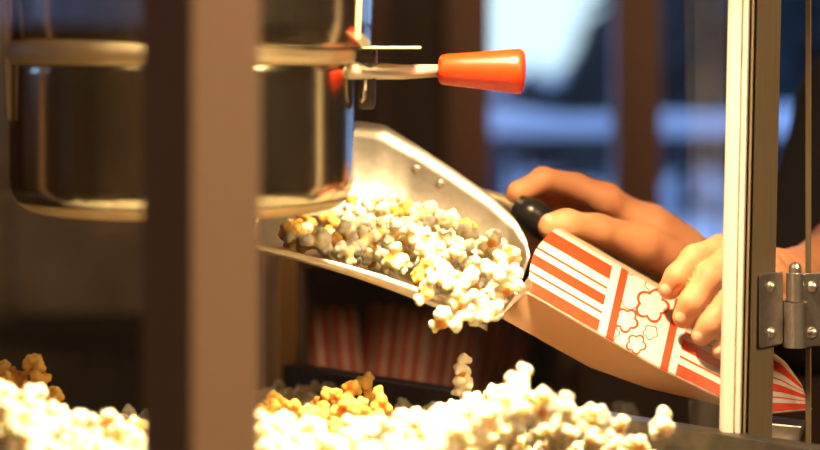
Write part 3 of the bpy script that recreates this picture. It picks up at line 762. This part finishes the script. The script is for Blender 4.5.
for i in range(NU + 1):
    u = i / NU
    lipd = (0.0035 + 0.0060 * min(1, u / 0.7))
    n0 = S(u, 0)
    sv.append(n0 + Vector((0, 0.0015, -lipd)))
    for j in range(NV + 1): sv.append(S(u, j / NV))
W_ = NV + 2
for i in range(NU):
    for j in range(W_ - 1): a = i * W_ + j; sf.append([a, a + W_, a + W_ + 1, a + 1])
sc_loc = at(400, 275, 1.52)
sc_ = empty('popcorn_scoop', sc_loc, 'silver metal scoop full of popcorn held over the striped bag', 'scoop')
bl = link_mesh('bowl', sv, sf, M['scoop'], sc_, smooth=True)
so_ = bl.modifiers.new('thick', 'SOLIDIFY'); so_.thickness = 0.0014; so_.offset = 0
for px, py in ((418, 168), (443, 181)):
    # find the surface point near that pixel on the back wall
    best = min(((Vector(S(a / 80, b / 60)) - Vector((0, 0, 0)), a, b) for a in range(20, 80) for b in range(30, 58)),
               key=lambda t: ((t[0].x / (K * t[0].y) + 410 - px) ** 2 + (HOR + (ZC - t[0].z) / (K * t[0].y) - py) ** 2))[0]
    v = []; f = []; n = 14
    for rr, d in ((0.0038, 0.000), (0.0036, -0.0014), (0.0018, -0.0020)):
        for k in range(n): a = 2 * math.pi * k / n; v.append((best.x + rr * math.cos(a), best.y + d, best.z + rr * math.sin(a)))
    for i in range(2):
        for k in range(n): f.append([i * n + k, i * n + (k + 1) % n, (i + 1) * n + (k + 1) % n, (i + 1) * n + k])
    f.append([2 * n + k for k in range(n)]); link_mesh('rivet', v, f, M['hinge'], sc_, smooth=True)
# handle: metal tang from the back wall, black grip in the hand
tg = MB().tube([at(440, 176, 1.612), at(482, 194, 1.62), at(505, 203, 1.615), at(524, 211, 1.61)], [0.0030, 0.0045, 0.0065, 0.0075], 16).build('tang', M['alu'], sc_, smooth=True)
gr = MB().tube([at(518, 208, 1.605), at(530, 214, 1.60), at(548, 226, 1.61), at(580, 238, 1.63), at(625, 247, 1.65)], [0.0110, 0.0135, 0.0135, 0.0125, 0.0125], 24).build('handle', M['black_plastic'], sc_, smooth=True)

# popcorn in the scoop
r = np.random.RandomState(21)
sp = []
def top_h(u, v):
    a = np.interp(u, [0.10, 0.17, 0.28, 0.36, 0.5, 0.7, 0.9, 1.0], [0.0, 0.014, 0.020, 0.040, 0.054, 0.060, 0.056, 0.048])
    b = np.interp(v, [0, 0.12, 0.35, 0.6, 0.8], [0.30, 0.72, 1.0, 0.72, 0.2]); return a * b
UP = Vector((0, -0.30, 0.95)).normalized()
cands = []
for _ in range(9000):
    u = r.uniform(0.13, 1.0); v = r.uniform(0.03, 0.72); H = top_h(u, v)
    h = r.uniform(0.009, max(0.0095, H))
    if h > H + 0.004: continue
    p = S(u, v) + UP * h
    bw = S(u, 0.8)
    if p.y > 1.585: continue
    cands.append((h, p))
for h, p in cands:
    if all((p - q_).length > 0.0172 for q_ in sp): sp.append(p)
# show only the flakes near the visible surface as things
sp.sort(key=lambda p: p.y)
for p in sp:
    px, py = vis(p)
    zone = next(t for lim, t in ((335, 'at the shaded left end'), (385, 'left of the rivets'), (435, 'below the rivets'), (480, 'right of the rivets'), (2000, 'at the pouring end beside the bag')) if px < lim)
    base = float(np.interp(px, [290, 420, 487, 530], [252, 289, 318, 290])); d_ = base - py
    row = 'resting on the near edge' if d_ < 16 else ('in the middle of the pile' if d_ < 44 else 'along the top against the back wall')
    popcorn(p, r, 'scooped popcorn %s, %s' % (zone, row), 'popcorn in the scoop', s=r.uniform(0.85, 1.08), yellow=(r.rand() < (0.6 if px < 332 else 0.07)))  # yellow at the left end stands in for warm bounce under the kettle
print('scoop popcorn', len(sp), 'heap', len(cand))
for px, py, Y, lab in [(441, 318, 1.415, 'lowest left popcorn tumbling over the near edge of the scoop'), (426, 291, 1.42, 'popcorn caught on the near edge of the scoop above the falling ones'),
                  (462, 301, 1.42, 'popcorn tumbling between the lowest ones and the scoop'), (481, 315, 1.425, 'lowest right popcorn tumbling over the near edge of the scoop'),
                  (462, 318, 1.42, 'popcorn falling between the two lowest popcorns'),
                  (503, 292, 1.45, 'popcorn at the pouring end of the scoop, lowest beside the bag mouth'), (515, 277, 1.455, 'popcorn at the pouring end of the scoop touching the bag mouth'),
                  (497, 272, 1.445, 'popcorn at the pouring end of the scoop, left of the bag mouth'), (508, 256, 1.46, 'uppermost popcorn at the pouring end of the scoop'), (490, 308, 1.44, 'popcorn hanging at the lower corner of the pouring end, left of the bag side'),
                  (440, 277, 1.42, 'popcorn bulging over the near edge in the middle of the scoop'), (466, 280, 1.425, 'popcorn bulging over the near edge close to the pouring end')]:
    popcorn(at(px, py, Y), r, lab, None, s=1.02)
popcorn(at(318, 241, 1.435), r, 'large popcorn lying apart at the left end of the scoop', None, s=1.15)

# ------------------------------------------------------------------ bag held under the scoop
AL = [(0, 555, 229, 1.520), (0.28, 622, 268, 1.517), (0.5, 676, 299, 1.515), (0.8, 750, 341, 1.50), (0.92, 782, 362, 1.49), (1.0, 800, 384, 1.485)]
BL = [(0, 526, 292, 1.462), (0.28, 606, 338, 1.462), (0.5, 657, 367, 1.462), (0.75, 722, 399, 1.46), (0.9, 772, 413, 1.46), (1.0, 812, 409, 1.47)]
CL = [(0, 500, 317, 1.500), (0.28, 590, 367, 1.500), (0.5, 648, 388, 1.498), (0.75, 722, 405, 1.49), (0.9, 774, 414, 1.485), (1.0, 811, 410, 1.478)]
DL = [(0, 562, 229, 1.560), (0.28, 628, 267, 1.560), (0.5, 682, 298, 1.556), (0.8, 756, 341, 1.53), (0.92, 785, 362, 1.51), (1.0, 801, 384, 1.49)]
def li(L, s): return [float(np.interp(s, [q_[0] for q_ in L], [q_[c] for q_ in L])) for c in (1, 2, 3)]
bagloc = at(640, 360, 1.49)
bag = empty('popcorn_bag', bagloc, 'open paper popcorn bag with orange and white stripes held slanting under the scoop', 'paper bag')
A0x, A0y = 555, 229
def panel(name, L0, L1, mat, bulge, mouth=None, nt_=20, ns=70, arch=0.0):
    v = []; uv = []; f = []
    for i in range(ns + 1):
        s = i / ns; a = li(L0, s); b = li(L1, s)
        for j in range(nt_ + 1):
            t = j / nt_; px = a[0] * (1 - t) + b[0] * t; py = a[1] * (1 - t) + b[1] * t; Y = a[2] * (1 - t) + b[2] * t
            if mouth: 
                mx_ = mouth(t) * max(0, 1 - s / 0.15); px += mx_ * 0.868; py += mx_ * 0.496
            w_ = math.sin(math.pi * t) * min(1, (1 - s) * 4)
            Yb = Y + bulge * w_ + 0.0010 * math.sin(s * 23 + t * 5) * w_
            v.append(at(px, py, Yb)); dx, dy = px - A0x, py - A0y
            uv.append(((dx * 0.868 + dy * 0.496) / 100, (t * 69.4) / 100))
    for i in range(ns):
        for j in range(nt_): a = i * (nt_ + 1) + j; f.append([a, a + nt_ + 1, a + nt_ + 2, a + 1])
    o = link_mesh(name, v, f, M[mat], bag, smooth=True, uvs=uv); m_ = o.modifiers.new('thick', 'SOLIDIFY'); m_.thickness = 0.0004
    return o
panel('front_panel', AL, BL, 'bag', -0.006, mouth=lambda t: -9 * math.sin(math.pi * min(1, t * 1.1)) )
panel('side_gusset', BL, CL, 'kraft', -0.004)
panel('back_panel', CL, DL, 'kraft', 0.006)
panel('side_gusset', DL, AL, 'kraft', 0.004)

# ------------------------------------------------------------------ stacked striped bags behind the machine
def flat_bag(px, py, Y, wpx, hpx, rot, label, i):
    wd = wpx * K * Y; ht = hpx * K * Y
    def sheet(y_off, sc):
        v = []; f = []; uv = []; nx, nz = 24, 12
        for a in range(nx + 1):
            s = a / nx
            for b in range(nz + 1):
                t = b / nz; top = ht * (1 + 0.05 * abs(math.sin(s * math.pi * 4)))
                x = (s - 0.5) * wd * sc; z = t * top
                y = y_off * math.sin(math.pi * s) * (0.4 + 0.6 * t) + 0.002 * math.sin(s * 17 + i)
                v.append((x, y, z)); uv.append((s, t))
        for a in range(nx):
            for b in range(nz): q_ = a * (nz + 1) + b; f.append([q_, q_ + nz + 1, q_ + nz + 2, q_ + 1])
        return v, f, uv
    base = at(px, py, Y); base.z = 1.1045; root = empty('popcorn_bag', base, label, 'paper bag', 'flat striped bags behind the machine')
    root.rotation_euler = (math.radians(-18), rot, 0)
    for nm, yo in (('front_panel', -0.006), ('back_panel', 0.006)):
        v, f, uv = sheet(yo, 1); me = bpy.data.meshes.new(nm); me.from_pydata(v, [], f); me.materials.append(M['bag_plain'])
        ul = me.uv_layers.new(); 
        for lp in me.loops: ul.data[lp.index].uv = uv[lp.vertex_index]
        o_ = bpy.data.objects.new(nm, me); col.objects.link(o_); o_.parent = root; so2 = o_.modifiers.new('t', 'SOLIDIFY'); so2.thickness = 0.0004
for i, (px, py, Y, w_, h_, ro, lab) in enumerate([
        (335, 405, 1.93, 62, 100, -0.10, 'flat red and white striped bag, leftmost standing behind the machine glass'),
        (388, 405, 1.95, 62, 98, 0.12, 'flat striped bag standing second from left behind the machine glass'),
        (440, 405, 1.97, 58, 92, 0.16, 'flat striped bag standing third from left behind the machine glass'),
        (492, 405, 1.99, 56, 88, 0.2, 'flat striped bag, rightmost standing behind the machine glass')]):
    flat_bag(px, py, Y, w_, h_, ro, lab, i)
zbx = 1.0985
bxo = empty('bag_rack', (-0.02, 1.99, ZCNT), 'dark open-fronted wooden rack in which the flat striped bags stand', 'rack')
xr0, xr1 = gx(284, 1.84), gx(580, 1.84); zt_ = ZC - (268 - HOR) * K * 1.84
MB().box((xr0, 1.84, ZCNT), (xr1, 2.13, zbx - 0.004)).build('shelf', M['wood_wall'], bxo, bevel=0.003)
MB().box((xr0, 1.84, zt_), (xr1, 2.13, zt_ + 0.02)).build('lamp_block_board', M['wood_wall'], bxo, bevel=0.003)  # top added to keep lamp light off the bags
MB().box((xr0, 1.84, zbx - 0.004), (xr0 + 0.018, 2.13, zt_)).build('side_board', M['wood_wall'], bxo, bevel=0.003)
MB().box((xr1 - 0.018, 1.84, zbx - 0.004), (xr1, 2.13, zt_)).build('side_board', M['wood_wall'], bxo, bevel=0.003)
MB().box((xr0 + 0.018, 2.115, zbx - 0.004), (xr1 - 0.018, 2.13, zt_)).build('back_board', M['wood_wall'], bxo)
# steel wall cabinet behind the left side of the machine
ck = empty('steel_cabinet', (gx(120, 3.0), 3.2, 0), 'tall dull steel cabinet standing against the back wall at the left', 'cabinet')
MB().box((gx(-160, 3.0), 3.0, 0.02), (gx(232, 3.0), 3.40, ZC - (318 - HOR) * K * 3.0)).build('lower_body', M['dark_metal'], ck, bevel=0.01)
MB().box((gx(-160, 3.0), 3.02, ZC - (318 - HOR) * K * 3.0), (gx(232, 3.0), 3.40, 1.75)).build('upper_body', M['cab_steel'], ck, bevel=0.01)
MB().box((gx(12, 3.0), 3.0, ZC - (316 - HOR) * K * 3.0), (gx(228, 3.0), 3.02, 1.73)).build('door', M['cab_steel'], ck, bevel=0.006)
# ------------------------------------------------------------------ person
pe = empty('person', (0.66, 2.05, 0), 'person in a black top holding the scoop handle and the striped bag', 'person')
# right hand on the scoop handle
def A(px, py, Y): return np.array(at(px, py, Y))
def make_hand1():
    lo = (0.03, 1.50, 1.15); hi = (0.46, 1.93, 1.40); res = 0.0017
    fing = Field(lo, hi, res)
    for pts, rad in (
        ([A(606, 199, 1.640), A(575, 187, 1.640), A(543, 180, 1.625), A(519, 193, 1.612), A(512, 206, 1.618)], [0.0120, 0.0112, 0.0100, 0.0092, 0.0082]),  # index
        ([A(610, 206, 1.665), A(570, 196, 1.672), A(540, 200, 1.660), A(524, 216, 1.640), A(532, 228, 1.628)], [0.0120, 0.0112, 0.0100, 0.0092, 0.0082]),
        ([A(614, 220, 1.685), A(575, 214, 1.690), A(548, 222, 1.670), A(535, 236, 1.645), A(545, 243, 1.622)], [0.0118, 0.0108, 0.0098, 0.0090, 0.0082]),
        ([A(618, 240, 1.695), A(588, 238, 1.700), A(565, 246, 1.680), A(556, 252, 1.655), A(566, 254, 1.636)], [0.0105, 0.0096, 0.0088, 0.0080, 0.0072])):
        g = Field(lo, hi, res); g.chain(pts, rad, 0.004); fing.union(g, 0.0015)
    pal = Field(lo, hi, res)
    wr = A(690, 268, 1.685)
    for a, ra, rb in ((A(606, 200, 1.642), 0.0215, 0.0130), (A(612, 208, 1.664), 0.0215, 0.0140), (A(616, 222, 1.680), 0.0215, 0.0140), (A(620, 240, 1.685), 0.0200, 0.0130)):
        pal.cone(wr, a, ra * 0.95, rb, 0.012)
    pal.cone(A(650, 226, 1.645), A(680, 250, 1.665), 0.018, 0.021, 0.012)
    # thumb: base by the wrist, lying over the handle towards the camera
    th = Field(lo, hi, res)
    th.chain([A(676, 262, 1.645), A(640, 245, 1.612), A(598, 231, 1.592), A(566, 226, 1.580), A(552, 227, 1.578)], [0.020, 0.0165, 0.0125, 0.0122, 0.0108], 0.006)
    pal.union(th, 0.008)
    pal.union(fing, 0.007)
    pal.cone(wr, A(720, 285, 1.715), 0.024, 0.026, 0.012); pal.cone(A(720, 285, 1.715), A(800, 330, 1.85), 0.026, 0.038, 0.012)
    return pal
def make_hand2():
    lo = (0.14, 1.37, 1.10); hi = (0.47, 1.85, 1.40); res = 0.0016
    fing = Field(lo, hi, res)
    N2 = []
    for pts, rad in (
        ([A(752, 262, 1.520), A(722, 250, 1.500), A(695, 259, 1.488), A(678, 277, 1.483), A(669, 289, 1.486)], [0.0118, 0.0112, 0.0100, 0.0094, 0.0080]),
        ([A(764, 268, 1.512), A(734, 262, 1.488), A(711, 277, 1.472), A(693, 302, 1.468), A(684, 317, 1.472)], [0.0122, 0.0116, 0.0106, 0.0098, 0.0084]),
        ([A(776, 284, 1.508), A(750, 284, 1.484), A(729, 301, 1.468), A(711, 324, 1.463), A(702, 335, 1.467)], [0.0118, 0.0110, 0.0100, 0.0092, 0.0078]),
        ([A(786, 304, 1.508), A(764, 309, 1.486), A(747, 325, 1.472), A(730, 343, 1.463), A(722, 350, 1.464)], [0.0105, 0.0096, 0.0086, 0.0080, 0.0070])):
        g = Field(lo, hi, res); g.chain(pts, rad, 0.004); fing.union(g, 0.0012)
    pal = Field(lo, hi, res)
    wr = A(800, 284, 1.60)
    for a in ((752, 262, 1.524), (764, 270, 1.518), (776, 286, 1.514), (786, 304, 1.514)): pal.cone(wr, A(*a), 0.0215, 0.0135, 0.012)
    # thumb behind the bag
    th = Field(lo, hi, res); th.chain([A(790, 300, 1.60), A(770, 300, 1.590), A(735, 300, 1.580), A(708, 298, 1.574)], [0.019, 0.0155, 0.0125, 0.0105], 0.006)
    pal.union(th, 0.008); pal.union(fing, 0.006)
    pal.cone(wr, A(845, 258, 1.68), 0.0245, 0.031, 0.012); pal.cone(A(845, 258, 1.68), A(870, 270, 1.78), 0.031, 0.036, 0.012)
    return pal
h1 = make_hand1(); V1, F1 = h1.mesh(); h2 = make_hand2(); V2, F2 = h2.mesh()
# body (coarse): torso, neck, head with face, legs, upper arms
px0, py0 = 0.66, 2.05
B = Field((0.15, 1.66, -0.03), (1.12, 2.32, 1.86), 0.012)
B.cone((px0, py0, 0.98), (px0, py0, 1.30), 0.145, 0.150, 0.04, sq=(0.9, 1.25, 1)).cone((px0, py0, 1.30), (px0, py0, 1.34), 0.15, 0.13, 0.04, sq=(0.8, 1.2, 1))
sR, sL = np.array([0.450, 2.02, 1.385]), np.array([0.845, 2.03, 1.37])
B.cone(sR, sL, 0.052, 0.052, 0.05).cone((px0, py0, 1.36), (px0 - 0.01, py0 - 0.03, 1.50), 0.058, 0.054, 0.03)
eR = np.array(at(796, 322, 1.85)); eL = np.array([0.60, 1.83, 1.16])
B.cone(sR, eR, 0.050, 0.040, 0.02); B.cone(sL, eL, 0.050, 0.040, 0.02); B.cone(eL, np.array(at(870, 270, 1.78)), 0.040, 0.036, 0.01)
hc = np.array([px0 - 0.02, py0 - 0.05, 1.61])
B.cone(hc, hc + [0, 0, 0.03], 0.085, 0.09, 0.02, sq=(1.1, 0.95, 1)).cone(hc + [0, -0.04, -0.05], hc + [0, -0.055, -0.085], 0.055, 0.035, 0.03)
B.cone(hc + [0, -0.095, 0.0], hc + [0, -0.112, -0.028], 0.012, 0.016, 0.012)                    # nose
for sx in (-1, 1): B.cone(hc + [sx * 0.085, 0.0, -0.02], hc + [sx * 0.088, 0.005, 0.02], 0.014, 0.018, 0.008)   # ears
B.cone(hc + [-0.02, -0.088, -0.062], hc + [0.02, -0.088, -0.062], 0.012, 0.012, 0.01)            # lips
for sx in (-1, 1):
    B.cone((px0 + sx * 0.09, py0, 0.95), (px0 + sx * 0.10, py0 + 0.0, 0.50), 0.085, 0.056, 0.03); B.cone((px0 + sx * 0.10, py0, 0.50), (px0 + sx * 0.11, py0 + 0.01, 0.08), 0.056, 0.038, 0.02)
    B.cone((px0 + sx * 0.11, py0 + 0.02, 0.045), (px0 + sx * 0.12, py0 - 0.15, 0.035), 0.040, 0.034, 0.02)
VB, FB = B.mesh()
VA = np.concatenate([VB, V1, V2]); FA = np.concatenate([FB, F1 + len(VB), F2 + len(VB) + len(V1)])
body = link_mesh('body', VA, FA, M['skin'], pe, smooth=True)
M['nail'] = noisy('fingernail', (0.78, 0.43, 0.29), (0.82, 0.48, 0.34), 200, rough=0.25)
def nail(c, tipdir, nrm, L, W):
    t = Vector(tipdir).normalized(); n_ = Vector(nrm); n_ = (n_ - t * n_.dot(t)).normalized(); w_ = t.cross(n_); v = []; f = []; A_, B_ = 16, 7
    for i in range(B_):
        q = 1 - i / (B_ - 1)
        for k in range(A_):
            a = 2 * math.pi * k / A_; ca = math.copysign(abs(math.cos(a)) ** 0.8, math.cos(a)); sa = math.copysign(abs(math.sin(a)) ** 0.8, math.sin(a))
            x, y = ca * L * q, sa * W * q; v.append(c + t * x + w_ * y + n_ * (-0.0018 * (y / W) ** 2 * 1.6 - 0.0009 * (x / L) ** 2 + (0.0004 if q < 1 else -0.0006)))
    for i in range(B_ - 1):
        for k in range(A_): f.append([i * A_ + k, i * A_ + (k + 1) % A_, (i + 1) * A_ + (k + 1) % A_, (i + 1) * A_ + k])
    link_mesh('fingernail', v, f, M['nail'], pe, smooth=True)
for (a_, b_, r_) in (((678, 277, 1.483), (669, 289, 1.486), 0.0087), ((693, 302, 1.468), (684, 317, 1.472), 0.0090), ((711, 324, 1.463), (702, 335, 1.467), 0.0084), ((730, 343, 1.463), (722, 350, 1.464), 0.0075)):
    p_, q_ = at(*a_), at(*b_); t_ = (q_ - p_).normalized(); n_ = Vector((-0.30, -0.92, 0.25)); n_ = (n_ - t_ * n_.dot(t_)).normalized()
    nail(p_.lerp(q_, 0.80) + n_ * r_ * 0.98, t_, n_, 0.0062, r_ * 0.62)
p_, q_ = at(566, 226, 1.580), at(552, 227, 1.578); t_ = (q_ - p_).normalized(); n_ = Vector((0, -0.45, 0.9)).normalized(); nail(q_ + n_ * 0.0105, t_, n_, 0.007, 0.0065)
# clothing
C = Field((0.15, 1.66, 0.85), (1.14, 2.36, 1.50), 0.012)
C.cone((px0, py0, 0.98), (px0, py0, 1.30), 0.160, 0.165, 0.04, sq=(0.9, 1.2, 1)).cone((px0, py0, 1.30), (px0, py0, 1.34), 0.165, 0.145, 0.04, sq=(0.8, 1.15, 1))
C.cone(sR, sL, 0.066, 0.066, 0.05)
C.cone(sR, eR + (sR - eR) * 0.08, 0.066, 0.060, 0.02); C.cone(sL, eL + (sL - eL) * 0.0, 0.066, 0.058, 0.02)
C.cone(eR + (sR - eR) * 0.05, eR + (np.array(wloc(None)) * 0 + np.array(at(742, 297, 1.75)) - eR) * 0.35, 0.058, 0.050, 0.02)
V, F = C.mesh(); link_mesh('shirt', V, F, M['shirt'], pe, smooth=True)['label'] = 'black top with long sleeves pushed to the elbows'
T = Field((0.4, 1.8, -0.01), (0.92, 2.3, 1.06), 0.012)
T.cone((px0, py0, 0.92), (px0, py0, 0.98), 0.150, 0.155, 0.03, sq=(0.88, 1.15, 1))
for sx in (-1, 1): T.cone((px0 + sx * 0.09, py0, 0.93), (px0 + sx * 0.10, py0, 0.50), 0.097, 0.070, 0.02); T.cone((px0 + sx * 0.10, py0, 0.50), (px0 + sx * 0.11, py0 + 0.01, 0.09), 0.070, 0.054, 0.02)
V, F = T.mesh(); link_mesh('trousers', V, F, M['trousers'], pe, smooth=True)
H = Field(hc - 0.16, hc + 0.18, 0.008)
H.cone(hc + [0, 0.015, 0.02], hc + [0, 0.015, 0.045], 0.098, 0.094, 0.02, sq=(1.1, 0.95, 1)).cone(hc + [0, 0.05, -0.03], hc + [0, 0.06, -0.07], 0.07, 0.05, 0.02)
V, F = H.mesh(); keep = ~((V[:, 1] < hc[1] - 0.035) & (V[:, 2] < hc[2] + 0.055)); ok = keep[F].all(1); link_mesh('hair', V, F[ok], M['hair'], pe, smooth=True)
ey = MB()
for sx in (-1, 1):
    c = hc + [sx * 0.032, -0.083, 0.005]
    prof_ = [(0.011 * math.sin(a), c[2] + 0.011 * math.cos(a)) for a in [math.pi * k / 8 for k in range(9)]]
    MB().lathe(c, prof_, 16).build('eye', M['black_plastic'], pe, smooth=True)
